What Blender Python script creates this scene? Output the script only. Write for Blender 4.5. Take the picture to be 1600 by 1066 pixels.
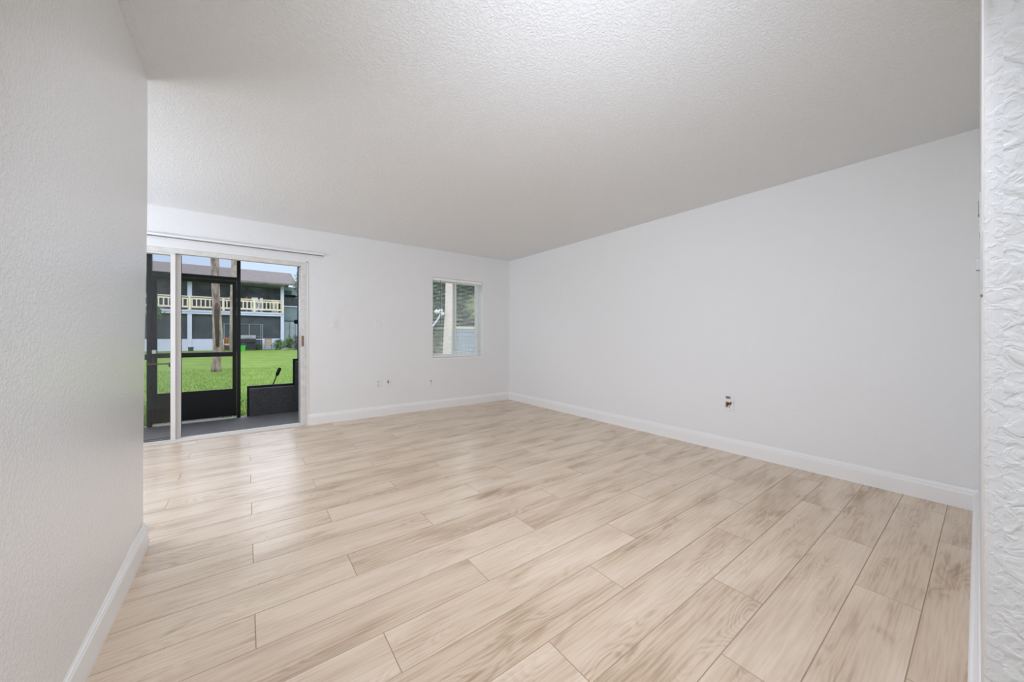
import bpy, math, random
from mathutils import Vector, Matrix
random.seed(7)
C = bpy.context.scene.collection
SC = bpy.context.scene
for o in list(bpy.data.objects): bpy.data.objects.remove(o)
PI = math.pi

# ---------------------------------------------------------------- camera
CAM_H = 1.098
YAW = math.atan(415 / 556.0)
cd = bpy.data.cameras.new('camera'); cam = bpy.data.objects.new('camera', cd); C.objects.link(cam)
cam.location = (0, 0, CAM_H); cam.rotation_euler = (PI / 2, 0, -YAW)
cd.sensor_width = 36; cd.lens = 36 * 556 / 1600.0; cd.shift_y = -6 / 1600.0
cd.clip_start = 0.01; cd.clip_end = 300
SC.camera = cam
SC.view_settings.view_transform = 'Standard'; SC.view_settings.look = 'None'
SC.view_settings.exposure = 0.22; SC.view_settings.gamma = 1; SC.view_settings.use_curve_mapping = False
SC.cycles.max_bounces = 14; SC.cycles.diffuse_bounces = 10; SC.cycles.glossy_bounces = 4
SC.cycles.transparent_max_bounces = 16; SC.cycles.sample_clamp_indirect = 4
SC.cycles.caustics_reflective = False; SC.cycles.caustics_refractive = False

def lin(r, g, b):
    f = lambda c: (c / 255 / 12.92) if c / 255 <= 0.04045 else ((c / 255 + 0.055) / 1.055) ** 2.4
    return (f(r), f(g), f(b), 1)

# ---------------------------------------------------------------- sky: blue band low down, an added brighter band higher up for reflections
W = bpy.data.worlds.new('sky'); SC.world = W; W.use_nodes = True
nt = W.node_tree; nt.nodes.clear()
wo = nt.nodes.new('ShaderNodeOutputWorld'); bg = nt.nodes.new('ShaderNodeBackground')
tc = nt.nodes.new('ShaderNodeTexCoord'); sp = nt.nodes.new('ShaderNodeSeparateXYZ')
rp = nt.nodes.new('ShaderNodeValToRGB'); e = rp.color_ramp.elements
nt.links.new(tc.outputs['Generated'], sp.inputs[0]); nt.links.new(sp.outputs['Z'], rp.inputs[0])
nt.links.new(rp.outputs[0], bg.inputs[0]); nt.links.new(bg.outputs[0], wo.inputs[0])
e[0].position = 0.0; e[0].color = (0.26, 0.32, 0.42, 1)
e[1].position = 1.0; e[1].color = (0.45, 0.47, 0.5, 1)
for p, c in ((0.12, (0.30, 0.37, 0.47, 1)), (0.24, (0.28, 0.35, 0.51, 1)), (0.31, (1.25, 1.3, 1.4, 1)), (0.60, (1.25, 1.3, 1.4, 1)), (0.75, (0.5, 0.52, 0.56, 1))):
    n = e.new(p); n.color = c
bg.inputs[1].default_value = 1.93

# ---------------------------------------------------------------- added fill lamps, all unseen: beside the camera, at the side wall, in the hallway
def area(name, loc, aim, sx, sy, power, col=(1, 1, 1), spread=PI):
    l = bpy.data.lights.new(name, 'AREA'); l.shape = 'RECTANGLE'; l.size = sx; l.size_y = sy; l.energy = power; l.color = col; l.spread = spread
    o = bpy.data.objects.new(name, l); C.objects.link(o); o.location = loc
    d = Vector(aim) - Vector(loc); o.rotation_euler = d.to_track_quat('-Z', 'Y').to_euler()
    return o
XLW = -2.335
LC = (0.93, 0.985, 1.11)
area('near_fill_lamp', (0.56, 0.36, 1.84), (2.95, 3.5, -0.1), 0.8, 0.28, 26.5, LC, 2.9)  # made-up soft source that brightens the room from out of view
area('side_fill_lamp', (XLW, 3.75, 1.50), (0.0, 3.6, 1.68), 1.5, 1.2, 62, LC)  # added fill for the far half of the room, not a real window
area('hallway_fill_lamp', (0.25, -1.05, 2.39), (0.25, -1.05, 0), 0.6, 0.6, 13, LC)  # added to brighten the textured hallway wall

# ---------------------------------------------------------------- materials
def mat(name, col, rough=0.6, spec=0.5, metal=0.0, bump=None, var=None, emit=None):
    m = bpy.data.materials.new(name); m.use_nodes = True; t = m.node_tree; b = t.nodes['Principled BSDF']
    b.inputs['Base Color'].default_value = col; b.inputs['Roughness'].default_value = rough
    b.inputs['Specular IOR Level'].default_value = spec; b.inputs['Metallic'].default_value = metal
    co = t.nodes.new('ShaderNodeTexCoord')
    if var:   # (scale, strength, other colour, stretch)
        n = t.nodes.new('ShaderNodeTexNoise'); n.inputs['Scale'].default_value = var[0]; n.inputs['Detail'].default_value = 4
        src = co.outputs['Object']
        if len(var) > 3:
            mp = t.nodes.new('ShaderNodeMapping'); mp.inputs['Scale'].default_value = var[3]; t.links.new(src, mp.inputs[0]); src = mp.outputs[0]
        t.links.new(src, n.inputs['Vector'])
        r = t.nodes.new('ShaderNodeValToRGB'); r.color_ramp.elements[0].position = 0.5 - var[1] / 2; r.color_ramp.elements[1].position = 0.5 + var[1] / 2
        r.color_ramp.elements[0].color = col; r.color_ramp.elements[1].color = var[2]
        t.links.new(n.outputs['Fac'], r.inputs[0]); t.links.new(r.outputs[0], b.inputs['Base Color'])
    if bump:  # (scale, strength, distance)
        n = t.nodes.new('ShaderNodeTexNoise'); n.inputs['Scale'].default_value = bump[0]; n.inputs['Detail'].default_value = 3
        t.links.new(co.outputs['Object'], n.inputs['Vector'])
        bp = t.nodes.new('ShaderNodeBump'); bp.inputs['Strength'].default_value = bump[1]; bp.inputs['Distance'].default_value = bump[2]
        t.links.new(n.outputs['Fac'], bp.inputs['Height']); t.links.new(bp.outputs[0], b.inputs['Normal'])
    return m

def wall_mat(name, col, rough, scale, dist, lump=0.5, spec=0.5, lo=0.42, hi=0.60):
    m = mat(name, col, rough, spec); t = m.node_tree; b = t.nodes['Principled BSDF']; co = t.nodes.new('ShaderNodeTexCoord')
    n = t.nodes.new('ShaderNodeTexNoise'); n.inputs['Scale'].default_value = scale; n.inputs['Detail'].default_value = 3; n.inputs['Distortion'].default_value = 0.6
    n2 = t.nodes.new('ShaderNodeTexNoise'); n2.inputs['Scale'].default_value = scale * 0.22; n2.inputs['Detail'].default_value = 1
    t.links.new(co.outputs['Object'], n.inputs['Vector']); t.links.new(co.outputs['Object'], n2.inputs['Vector'])
    r = t.nodes.new('ShaderNodeMapRange'); r.interpolation_type = 'SMOOTHSTEP'; r.inputs[1].default_value = lo; r.inputs[2].default_value = hi
    t.links.new(n.outputs['Fac'], r.inputs[0])
    a = t.nodes.new('ShaderNodeMath'); a.operation = 'MULTIPLY_ADD'; a.inputs[1].default_value = lump
    t.links.new(n2.outputs['Fac'], a.inputs[0]); t.links.new(r.outputs[0], a.inputs[2])
    bp = t.nodes.new('ShaderNodeBump'); bp.inputs['Strength'].default_value = 1; bp.inputs['Distance'].default_value = dist
    t.links.new(a.outputs[0], bp.inputs['Height']); t.links.new(bp.outputs[0], b.inputs['Normal'])
    return m

M = {}
M['wall'] = wall_mat('wall_paint', (0.795, 0.805, 0.81, 1), 0.5, 75, 0.0005, spec=0.35)
M['wall_left'] = wall_mat('satin_wall_paint', (0.79, 0.80, 0.80, 1), 0.27, 95, 0.0007, spec=0.75)
for _n, _v in (('Coat Weight', 0.35), ('Coat Roughness', 0.32)): M['wall_left'].node_tree.nodes['Principled BSDF'].inputs[_n].default_value = _v
M['wall_rough'] = wall_mat('rough_wall_plaster', (0.80, 0.815, 0.81, 1), 0.5, 48, 0.0014, spec=0.35, lo=0.33, hi=0.70)
M['ceiling'] = wall_mat('popcorn_ceiling', (0.79, 0.805, 0.81, 1), 0.9, 85, 0.0012, spec=0.1)
M['trim'] = mat('white_trim_paint', (0.84, 0.845, 0.85, 1), 0.3)
M['plastic'] = mat('white_plastic', (0.80, 0.80, 0.79, 1), 0.35)
M['ivory'] = mat('ivory_plastic', (0.70, 0.70, 0.68, 1), 0.4)
M['slot'] = mat('dark_slot', (0.05, 0.05, 0.05, 1), 0.6)
M['greyhole'] = mat('grey_box_hole', (0.20, 0.20, 0.20, 1), 0.8)
M['brown'] = mat('torn_brown_board', lin(120, 84, 56), 0.9, var=(160, 0.3, lin(60, 45, 32)))
M['alu'] = mat('painted_aluminium', (0.72, 0.71, 0.69, 1), 0.4, bump=(60, 0.2, 0.0004))
M['jamb'] = mat('jamb_paint', (0.70, 0.69, 0.67, 1), 0.45, var=(14, 0.25, (0.62, 0.605, 0.58, 1)))
M['steel'] = mat('bare_aluminium', (0.55, 0.56, 0.57, 1), 0.35, metal=0.7)
M['rust'] = mat('rusty_steel', lin(150, 112, 95), 0.8, var=(120, 0.3, lin(120, 92, 80)))
M['gasket'] = mat('black_gasket', (0.012, 0.012, 0.014, 1), 0.5)
M['black'] = mat('black_painted_aluminium', (0.006, 0.006, 0.007, 1), 0.45, spec=0.3, bump=(40, 0.3, 0.002))
M['charcoal'] = mat('charcoal_panel', (0.055, 0.055, 0.058, 1), 0.7, spec=0.3, var=(30, 0.4, (0.085, 0.085, 0.09, 1)), bump=(120, 0.4, 0.002))
M['patio'] = mat('patio_concrete', (0.16, 0.155, 0.17, 1), 0.7, var=(5, 0.5, (0.21, 0.205, 0.22, 1)))
M['patio_soffit'] = mat('patio_soffit', (0.7, 0.7, 0.7, 1), 0.8)
M['stucco'] = mat('outside_stucco', (0.42, 0.47, 0.52, 1), 0.9, bump=(60, 0.5, 0.004))
M['grass'] = mat('lawn', lin(110, 142, 66), 0.95, spec=0.1, var=(1.3, 0.5, lin(138, 164, 88)), bump=(30, 0.6, 0.03))
M['blade'] = mat('grass_blade', lin(112, 148, 66), 0.7, spec=0.2, var=(3, 0.5, lin(140, 168, 86)))
M['roof'] = mat('shingle_roof', lin(118, 112, 113), 0.9, spec=0.1, var=(3.5, 0.5, lin(142, 135, 137), (1, 1, 6)))
M['blue_paint'] = mat('pale_blue_paint', lin(208, 213, 238), 0.8, var=(2.0, 0.5, lin(216, 221, 244)))
M['blue_grey'] = mat('blue_grey_siding', lin(128, 146, 156), 0.85, var=(3, 0.5, lin(142, 158, 168)))
M['pale_panel'] = mat('pale_grey_siding', lin(168, 180, 192), 0.85, var=(3, 0.5, lin(184, 194, 204)))
M['railwood'] = mat('cream_wood', lin(238, 226, 204), 0.8, var=(3, 0.5, lin(246, 236, 216)))
M['screen'] = mat('dark_insect_screen', lin(62, 68, 75), 0.6, spec=0.3, var=(1.6, 0.5, lin(84, 90, 96)))
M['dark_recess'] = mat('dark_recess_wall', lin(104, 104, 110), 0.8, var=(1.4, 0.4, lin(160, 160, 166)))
M['trunk'] = mat('tree_bark', lin(112, 98, 92), 0.95, spec=0.1, var=(9, 0.35, lin(190, 174, 166), (1, 1, 0.4)), bump=(14, 0.8, 0.03))
M['trunk_dark'] = mat('dark_bark', lin(74, 66, 60), 0.95, spec=0.1, var=(6, 0.5, lin(100, 88, 80)))
M['trunk_pale'] = mat('pale_bark', lin(206, 196, 188), 0.95, spec=0.1, var=(5, 0.5, lin(150, 138, 130)))
M['trunk_pink'] = mat('pinkish_pale_bark', lin(236, 214, 206), 0.95, spec=0.1, var=(5, 0.5, lin(212, 204, 202)), bump=(20, 0.6, 0.02))
def leafm(n, a, b): return mat(n, lin(*a), 0.7, spec=0.2, var=(2.2, 0.5, lin(*b)))
M['leaf_dark'] = leafm('dark_leaves', (74, 102, 80), (112, 140, 112))
M['leaf_mid'] = leafm('green_leaves', (92, 126, 82), (134, 164, 112))
M['leaf_yellow'] = leafm('yellow_green_fronds', (150, 164, 116), (190, 198, 150))
M['leaf_grey'] = leafm('grey_green_leaves', (110, 118, 92), (140, 146, 118))
M['twig'] = mat('dry_twigs', lin(110, 98, 86), 0.9, var=(6, 0.4, lin(66, 62, 58)))
M['fence'] = mat('pale_blue_grey_fence', lin(160, 170, 190), 0.8, var=(2.5, 0.5, lin(146, 154, 172)))
M['wood_chair'] = mat('orange_wood', lin(176, 112, 66), 0.6, var=(8, 0.4, lin(150, 92, 54)))
M['wood_pale'] = mat('light_wood', lin(176, 150, 108), 0.6, var=(8, 0.4, lin(150, 128, 96)))
M['cushion'] = mat('pale_cushion', lin(214, 206, 196), 0.9)
M['grill_lid'] = mat('grey_grill_lid', lin(128, 128, 136), 0.5, var=(6, 0.4, lin(150, 150, 156)))
M['grill'] = mat('dark_grill_steel', lin(48, 50, 54), 0.6)
M['green_bucket'] = mat('bright_green_plastic', lin(72, 196, 66), 0.5)
M['red_cloth'] = mat('salmon_red_cloth', lin(236, 116, 108), 0.9)
M['maroon_cloth'] = mat('dull_red_cloth', lin(132, 72, 84), 0.9)
M['white_stuff'] = mat('white_painted_metal', lin(226, 228, 236), 0.6)
M['slat'] = mat('blind_slat_white', (0.88, 0.88, 0.88, 1), 0.5)
M['vinyl'] = mat('white_window_vinyl', (0.85, 0.86, 0.88, 1), 0.4)
M['wand'] = mat('clear_grey_wand', (0.10, 0.11, 0.14, 1), 0.3)

def glass_mat(name, tint, refl):
    m = bpy.data.materials.new(name); m.use_nodes = True; t = m.node_tree; t.nodes.clear()
    out = t.nodes.new('ShaderNodeOutputMaterial'); tr = t.nodes.new('ShaderNodeBsdfTransparent'); gl = t.nodes.new('ShaderNodeBsdfGlossy')
    fr = t.nodes.new('ShaderNodeFresnel'); fr.inputs[0].default_value = 1.45; mu = t.nodes.new('ShaderNodeMath'); mu.operation = 'MULTIPLY'; mu.inputs[1].default_value = refl
    mx = t.nodes.new('ShaderNodeMixShader'); tr.inputs[0].default_value = tint; gl.inputs['Roughness'].default_value = 0.02
    t.links.new(fr.outputs[0], mu.inputs[0]); t.links.new(mu.outputs[0], mx.inputs[0]); t.links.new(tr.outputs[0], mx.inputs[1]); t.links.new(gl.outputs[0], mx.inputs[2])
    t.links.new(mx.outputs[0], out.inputs[0]); return m
M['glass'] = glass_mat('clear_glass', (0.985, 0.99, 0.99, 1), 0.35)
def screen_mat():
    m = bpy.data.materials.new('fine_insect_mesh'); m.use_nodes = True; t = m.node_tree; t.nodes.clear()
    out = t.nodes.new('ShaderNodeOutputMaterial'); tr = t.nodes.new('ShaderNodeBsdfTransparent'); df = t.nodes.new('ShaderNodeBsdfDiffuse')
    mx = t.nodes.new('ShaderNodeMixShader'); mx.inputs[0].default_value = 0.10; df.inputs[0].default_value = (0.09, 0.09, 0.10, 1)
    t.links.new(tr.outputs[0], mx.inputs[1]); t.links.new(df.outputs[0], mx.inputs[2]); t.links.new(mx.outputs[0], out.inputs[0]); return m
M['mesh'] = screen_mat()

# wood planks: uses a per-plank random colour attribute for tone and for sliding the grain
def plank_mat():
    m = bpy.data.materials.new('light_oak_planks'); m.use_nodes = True; t = m.node_tree; b = t.nodes['Principled BSDF']
    L = t.links.new; N = t.nodes.new
    co = N('ShaderNodeTexCoord'); at = N('ShaderNodeAttribute'); at.attribute_name = 'plank'
    sc = N('ShaderNodeVectorMath'); sc.operation = 'SCALE'; sc.inputs['Scale'].default_value = 37.0; L(at.outputs['Color'], sc.inputs[0])
    ad = N('ShaderNodeVectorMath'); ad.operation = 'ADD'; L(co.outputs['Object'], ad.inputs[0]); L(sc.outputs[0], ad.inputs[1])
    def noise(scale, stretch, detail=4, dist=0.0):
        mp = N('ShaderNodeMapping'); mp.inputs['Scale'].default_value = stretch; L(ad.outputs[0], mp.inputs[0])
        n = N('ShaderNodeTexNoise'); n.inputs['Scale'].default_value = scale; n.inputs['Detail'].default_value = detail; n.inputs['Distortion'].default_value = dist
        L(mp.outputs[0], n.inputs['Vector']); return n.outputs['Fac']
    def rng(src, a, c, lo, hi):
        r = N('ShaderNodeMapRange'); r.inputs[1].default_value = a; r.inputs[2].default_value = c; r.inputs[3].default_value = lo; r.inputs[4].default_value = hi
        L(src, r.inputs[0]); return r.outputs[0]
    def math_(op, a, c):
        n = N('ShaderNodeMath'); n.operation = op
        for i, v in enumerate((a, c)):
            if isinstance(v, (int, float)): n.inputs[i].default_value = v
            else: L(v, n.inputs[i])
        return n.outputs[0]
    broad = noise(5.0, (0.35, 1.6, 1), 2)                      # wide bands along the board
    fld = noise(3.2, (0.42, 1.9, 1), 2, 0.3)                   # field whose contour lines make the cathedral grain
    rings = math_('SINE', math_('MULTIPLY', fld, 170.0), 0.0)
    ringm = rng(noise(3.0, (0.55, 2.0, 1), 2), 0.50, 0.62, 0.0, 1.0)
    rings = math_('MULTIPLY', rng(rings, -0.4, 1.0, 0.0, 1.0), ringm)
    fine = noise(70.0, (0.07, 1.5, 1), 5)
    knots = rng(noise(5.5, (0.55, 1.5, 1), 3, 0.6), 0.62, 0.75, 0.0, 1.0)
    f = math_('ADD', math_('MULTIPLY', rng(broad, 0.35, 0.68, 0.0, 1.0), 0.50), math_('MULTIPLY', rings, 0.19))
    f = math_('ADD', f, math_('MULTIPLY', rng(fine, 0.40, 0.64, 0.0, 1.0), 0.28))
    f = math_('ADD', f, math_('MULTIPLY', knots, 0.35))
    sx = N('ShaderNodeSeparateXYZ'); L(at.outputs['Color'], sx.inputs[0])
    f = math_('ADD', f, rng(sx.outputs['Y'], 0, 1, -0.08, 0.10))
    rp = N('ShaderNodeValToRGB'); el = rp.color_ramp.elements; L(f, rp.inputs[0])
    el[0].position = 0.0; el[0].color = PL[0]; el[1].position = 1.0; el[1].color = PL[2]
    q = el.new(0.45); q.color = PL[1]
    L(rp.outputs[0], b.inputs['Base Color'])
    b.inputs['Roughness'].default_value = 0.27; b.inputs['Specular IOR Level'].default_value = 0.8
    bp = N('ShaderNodeBump'); bp.inputs['Strength'].default_value = 0.35; bp.inputs['Distance'].default_value = 0.0004; L(fine, bp.inputs['Height']); L(bp.outputs[0], b.inputs['Normal'])
    return m
PL = ((0.72, 0.597, 0.470, 1), (0.61, 0.48, 0.355, 1), (0.37, 0.25, 0.16, 1))
M['plank'] = plank_mat()
M['seam'] = mat('plank_joint_brown', (0.40, 0.30, 0.21, 1), 0.7)  # darker brown of the joints between planks

# ---------------------------------------------------------------- mesh helper
class MB:
    def __init__(s): s.v = []; s.f = []; s.mi = []; s.k = 0
    def quad(s, *p):
        n = len(s.v); s.v += [tuple(q) for q in p]; s.f.append(tuple(range(n, n + len(p)))); s.mi.append(s.k); return s
    def box(s, x0, x1, y0, y1, z0, z1, bev=0.0):
        c = [(x0, y0, z0), (x1, y0, z0), (x1, y1, z0), (x0, y1, z0), (x0, y0, z1), (x1, y0, z1), (x1, y1, z1), (x0, y1, z1)]
        n = len(s.v); s.v += c
        for f in ((0, 3, 2, 1), (4, 5, 6, 7), (0, 1, 5, 4), (1, 2, 6, 5), (2, 3, 7, 6), (3, 0, 4, 7)):
            s.f.append(tuple(n + i for i in f)); s.mi.append(s.k)
        return s
    def hexa(s, pts):   # 8 arbitrary corners, ordered like box
        n = len(s.v); s.v += [tuple(p) for p in pts]
        for f in ((0, 3, 2, 1), (4, 5, 6, 7), (0, 1, 5, 4), (1, 2, 6, 5), (2, 3, 7, 6), (3, 0, 4, 7)):
            s.f.append(tuple(n + i for i in f)); s.mi.append(s.k)
        return s
    def tube(s, pts, rads, seg=10, cap=True, jit=0.0):
        pts = [Vector(p) for p in pts]; rings = []
        if isinstance(rads, (int, float)): rads = [rads] * len(pts)
        for i, p in enumerate(pts):
            d = (pts[min(i + 1, len(pts) - 1)] - pts[max(i - 1, 0)]).normalized()
            a = d.cross(Vector((0, 0, 1)) if abs(d.z) < 0.9 else Vector((1, 0, 0))).normalized(); b = d.cross(a)
            n = len(s.v)
            for k in range(seg):
                t = 2 * PI * k / seg; r = rads[i] * (1 + random.uniform(-jit, jit))
                s.v.append(tuple(p + a * math.cos(t) * r + b * math.sin(t) * r))
            rings.append(n)
        for i in range(len(rings) - 1):
            for k in range(seg):
                s.f.append((rings[i] + k, rings[i] + (k + 1) % seg, rings[i + 1] + (k + 1) % seg, rings[i + 1] + k)); s.mi.append(s.k)
        if cap:
            s.f.append(tuple(rings[0] + k for k in reversed(range(seg)))); s.mi.append(s.k)
            s.f.append(tuple(rings[-1] + k for k in range(seg))); s.mi.append(s.k)
        return s
    def extrude(s, prof, p0, p1, nrm):   # profile (t along nrm, z) swept from p0 to p1
        n = len(s.v); m = len(prof)
        for p in (p0, p1):
            for t, z in prof: s.v.append((p[0] + nrm[0] * t, p[1] + nrm[1] * t, z))
        for i in range(m):
            j = (i + 1) % m; s.f.append((n + i, n + j, n + m + j, n + m + i)); s.mi.append(s.k)
        s.f.append(tuple(n + i for i in reversed(range(m)))); s.mi.append(s.k)
        s.f.append(tuple(n + m + i for i in range(m))); s.mi.append(s.k)
        return s
    def leaf(s, p, d, l, w, up=None):
        p = Vector(p); d = Vector(d).normalized(); u = (up or Vector((random.uniform(-1, 1), random.uniform(-1, 1), random.uniform(-1, 1)))).cross(d)
        if u.length < 1e-3: u = Vector((1, 0, 0))
        u.normalize(); s.quad(p, p + d * l * 0.5 + u * w / 2, p + d * l, p + d * l * 0.5 - u * w / 2); return s
    def build(s, name, mats, parent=None, smooth=False, bevel=0.0, org=None):
        me = bpy.data.meshes.new(name)
        if org is None:
            if parent is not None or not s.v: org = (0, 0, 0)
            else:
                xs = [v[0] for v in s.v]; ys = [v[1] for v in s.v]; zs = [v[2] for v in s.v]
                org = ((min(xs) + max(xs)) / 2, (min(ys) + max(ys)) / 2, min(zs))
        if parent is not None: org = tuple(parent_world(parent))
        me.from_pydata([(a - org[0], b - org[1], c - org[2]) for a, b, c in s.v], [], s.f); 
        if not isinstance(mats, (list, tuple)): mats = [mats]
        for mm in mats: me.materials.append(mm)
        me.polygons.foreach_set('material_index', s.mi)
        if smooth: me.polygons.foreach_set('use_smooth', [True] * len(s.f))
        me.update()
        o = bpy.data.objects.new(name, me); C.objects.link(o)
        if parent is not None: o.parent = parent
        else: o.location = org
        if bevel:
            b = o.modifiers.new('edge', 'BEVEL'); b.width = bevel; b.segments = 2; b.limit_method = 'ANGLE'
        return o
def parent_world(p):
    v = Vector((0, 0, 0))
    while p is not None: v += p.location; p = p.parent
    return v
def tag(o, label=None, cat=None, group=None, kind=None):
    if label: o['label'] = label
    if cat: o['category'] = cat
    if group: o['group'] = group
    if kind: o['kind'] = kind
    return o
def empty(name, loc, label=None, cat=None, group=None, kind=None):
    o = bpy.data.objects.new(name, None); C.objects.link(o); o.location = loc; o.empty_display_size = 0.1
    return tag(o, label, cat, group, kind)
def struct(o, label=None, cat=None): return tag(o, label, cat, None, 'structure')

# ---------------------------------------------------------------- room shell
H = 2.44; YF = 5.075; YO = 5.25; XL = -2.35
DX0, DX1, DZ = -1.93, 0.602, 2.025           # sliding door opening
WX0, WX1, WZ0, WZ1 = 2.275, 3.169, 0.766, 2.018   # window opening

m = MB()
for a in ((XL - 0.12, DX0, 0, H), (DX0, DX1, DZ, H), (DX1, WX0, 0, H), (WX0, WX1, 0, WZ0), (WX0, WX1, WZ1, H), (WX1, 4.0, 0, H)):
    m.box(a[0], a[1], YF, YO, a[2] - (0.12 if a[2] == 0 else 0), a[3] + (0.1 if a[3] == H else 0))
struct(m.build('wall_far', M['wall'], org=(0, 0, 0)), 'white far wall holding the sliding door and small window', 'wall')

m = MB()   # right wall leans a little, as the photograph shows
xt0, xt1, xb0, xb1 = 3.738, 3.772, 3.726, 3.69
m.hexa([(xb1, -0.05, -0.05), (3.95, -0.05, -0.05), (3.95, YF + 0.06, -0.05), (xb0, YF + 0.06, -0.05), (xt1, -0.05, H + 0.06), (3.95, -0.05, H + 0.06), (3.95, YF + 0.06, H + 0.06), (xt0, YF + 0.06, H + 0.06)])
struct(m.build('wall_right', M['wall'], org=(0, 0, 0)), 'long blank white wall along the right side', 'wall')

# near wall, almost edge-on to the camera, with a rounded corner into the hallway
XC = 0.90
def yn(x): return 0.036 - 0.0111 * (3.75 - x)
m = MB(); R = 0.012
prof = [(3.98, yn(3.98))]
prof.append((XC + R, yn(XC + R)))
for k in range(1, 7):
    t = PI / 2 * k / 6; prof.append((XC + R - R * math.sin(t), yn(XC + R) - R + R * math.cos(t)))
prof += [(XC, -0.0130), (XC + 0.13, -0.0130), (XC + 0.13, -0.09), (3.98, -0.09)]
n = len(m.v); q = len(prof)
for z in (-0.05, H + 0.06):
    for x, y in prof: m.v.append((x, y, z))
for i in range(q):
    j = (i + 1) % q; m.f.append((n + i, n + q + i, n + q + j, n + j)); m.mi.append(0)
m.f.append(tuple(n + i for i in range(q))); m.mi.append(0); m.f.append(tuple(n + q + i for i in reversed(range(q)))); m.mi.append(0)
struct(m.build('wall_near', M['wall'], org=(0, 0, 0)), 'white near wall seen almost edge-on at the right', 'wall')

m = MB(); m.box(XC, XC + 0.12, -3.2, -0.0130, -0.05, H + 0.06)
struct(m.build('wall_hallway', M['wall_rough'], org=(0, 0, 0)), 'heavily textured white hallway wall at the right edge', 'wall')
m = MB(); m.box(-0.55, XC + 0.12, -3.32, -3.2, -0.05, H + 0.06)
struct(m.build('wall_back', M['wall'], org=(0, 0, 0)), 'hallway end wall behind the camera', 'wall')

# left wall: end edge leans outward at its foot
YE = 2.63
rows = [(-0.05, -0.4285), (0.35, -0.4285), (0.75, -0.426), (1.10, -0.422), (1.5, -0.416), (1.9, -0.4125), (H + 0.06, -0.412)]
m = MB()
cols = [(-3.25, 0.0), (1.2, 0.0), (1.9, 0.4), (YE - 0.012, 1.0)]
idx = {}
for i, (y, w) in enumerate(cols):
    for j, (z, x) in enumerate(rows):
        idx[i, j] = len(m.v); m.v.append((-0.415 + (x + 0.415) * w, y, z))
for i in range(len(cols) - 1):
    for j in range(len(rows) - 1):
        m.f.append((idx[i, j], idx[i, j + 1], idx[i + 1, j + 1], idx[i + 1, j])); m.mi.append(0)
for j in range(len(rows) - 1):   # rounded bead and the return face
    z0, x0 = rows[j]; z1, x1 = rows[j + 1]
    m.quad((x0, YE - 0.012, z0), (x1, YE - 0.012, z1), (x1 - 0.004, YE - 0.003, z1), (x0 - 0.004, YE - 0.003, z0))
    m.quad((x0 - 0.004, YE - 0.003, z0), (x1 - 0.004, YE - 0.003, z1), (x1 - 0.013, YE, z1), (x0 - 0.013, YE, z0))
    m.quad((x0 - 0.013, YE, z0), (x1 - 0.013, YE, z1), (XL, YE, z1), (XL, YE, z0))
zt, zb = H + 0.06, -0.05
m.quad((XL, YE, zb), (XL, YE, zt), (XL, YE - 0.14, zt), (XL, YE - 0.14, zb))
m.quad((XL, YE - 0.14, zb), (XL, YE - 0.14, zt), (-0.56, YE - 0.14, zt), (-0.56, YE - 0.14, zb))
m.quad((-0.56, YE - 0.14, zb), (-0.56, YE - 0.14, zt), (-0.56, -3.25, zt), (-0.56, -3.25, zb))
m.quad((-0.56, -3.25, zb), (-0.56, -3.25, zt), (-0.415, -3.25, zt), (-0.415, -3.25, zb))
struct(m.build('wall_left', M['wall_left'], org=(0, 0, 0)), 'satin white wall close on the left ending in a corner', 'wall')
m = MB(); m.box(XL - 0.12, XL, YE - 0.14, YF, -0.05, H + 0.06)
struct(m.build('wall_alcove', M['wall'], org=(0, 0, 0)), 'side wall of the room behind the left corner', 'wall')

m = MB(); m.box(XL - 0.15, 4.0, -3.35, YO + 0.02, H, H + 0.12)
struct(m.build('ceiling', M['ceiling'], org=(0, 0, 0)), 'white popcorn-textured ceiling', 'ceiling')

# floor: every plank is its own rectangle over the joint-coloured sub-surface
m = MB(); m.box(XL - 0.1, 3.95, -3.3, YF + 0.03, -0.10, -0.0012); m.k = 1
PW, PLN = 0.1975, 1.2935; base = {1: 0.027, 2: 0.408, 0: 0.875}
cols_attr = [(0, 0, 0, 1)] * 6
x0f, x1f, y0f, y1f = XL, 3.80, -3.2, YF + 0.02
k0 = int((y0f - 0.16) // PW); k1 = int((y1f - 0.16) // PW)
g = 0.0006
for k in range(k0, k1 + 1):
    ya, yb = 0.16 + k * PW, 0.16 + (k + 1) * PW
    ya, yb = max(ya, y0f), min(yb, y1f)
    bx = base[k % 3]; nn = int((x0f - bx) // PLN)
    while bx + nn * PLN < x1f:
        xa, xb = bx + nn * PLN, bx + (nn + 1) * PLN; nn += 1
        xa, xb = max(xa, x0f), min(xb, x1f)
        if xb - xa < 0.01: continue
        b = 0.0012
        m.quad((xa + g, ya + g, -0.0012), (xb - g, ya + g, -0.0012), (xb - g - b, ya + g + b, 0), (xa + g + b, ya + g + b, 0))
        m.quad((xb - g, ya + g, -0.0012), (xb - g, yb - g, -0.0012), (xb - g - b, yb - g - b, 0), (xb - g - b, ya + g + b, 0))
        m.quad((xb - g, yb - g, -0.0012), (xa + g, yb - g, -0.0012), (xa + g + b, yb - g - b, 0), (xb - g - b, yb - g - b, 0))
        m.quad((xa + g, yb - g, -0.0012), (xa + g, ya + g, -0.0012), (xa + g + b, ya + g + b, 0), (xa + g + b, yb - g - b, 0))
        m.quad((xa + g + b, ya + g + b, 0), (xb - g - b, ya + g + b, 0), (xb - g - b, yb - g - b, 0), (xa + g + b, yb - g - b, 0))
        cols_attr += [(random.random(), random.random(), random.random(), 1)] * 5
        m.mi[-5:] = [0, 0, 0, 0, 1]
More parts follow.
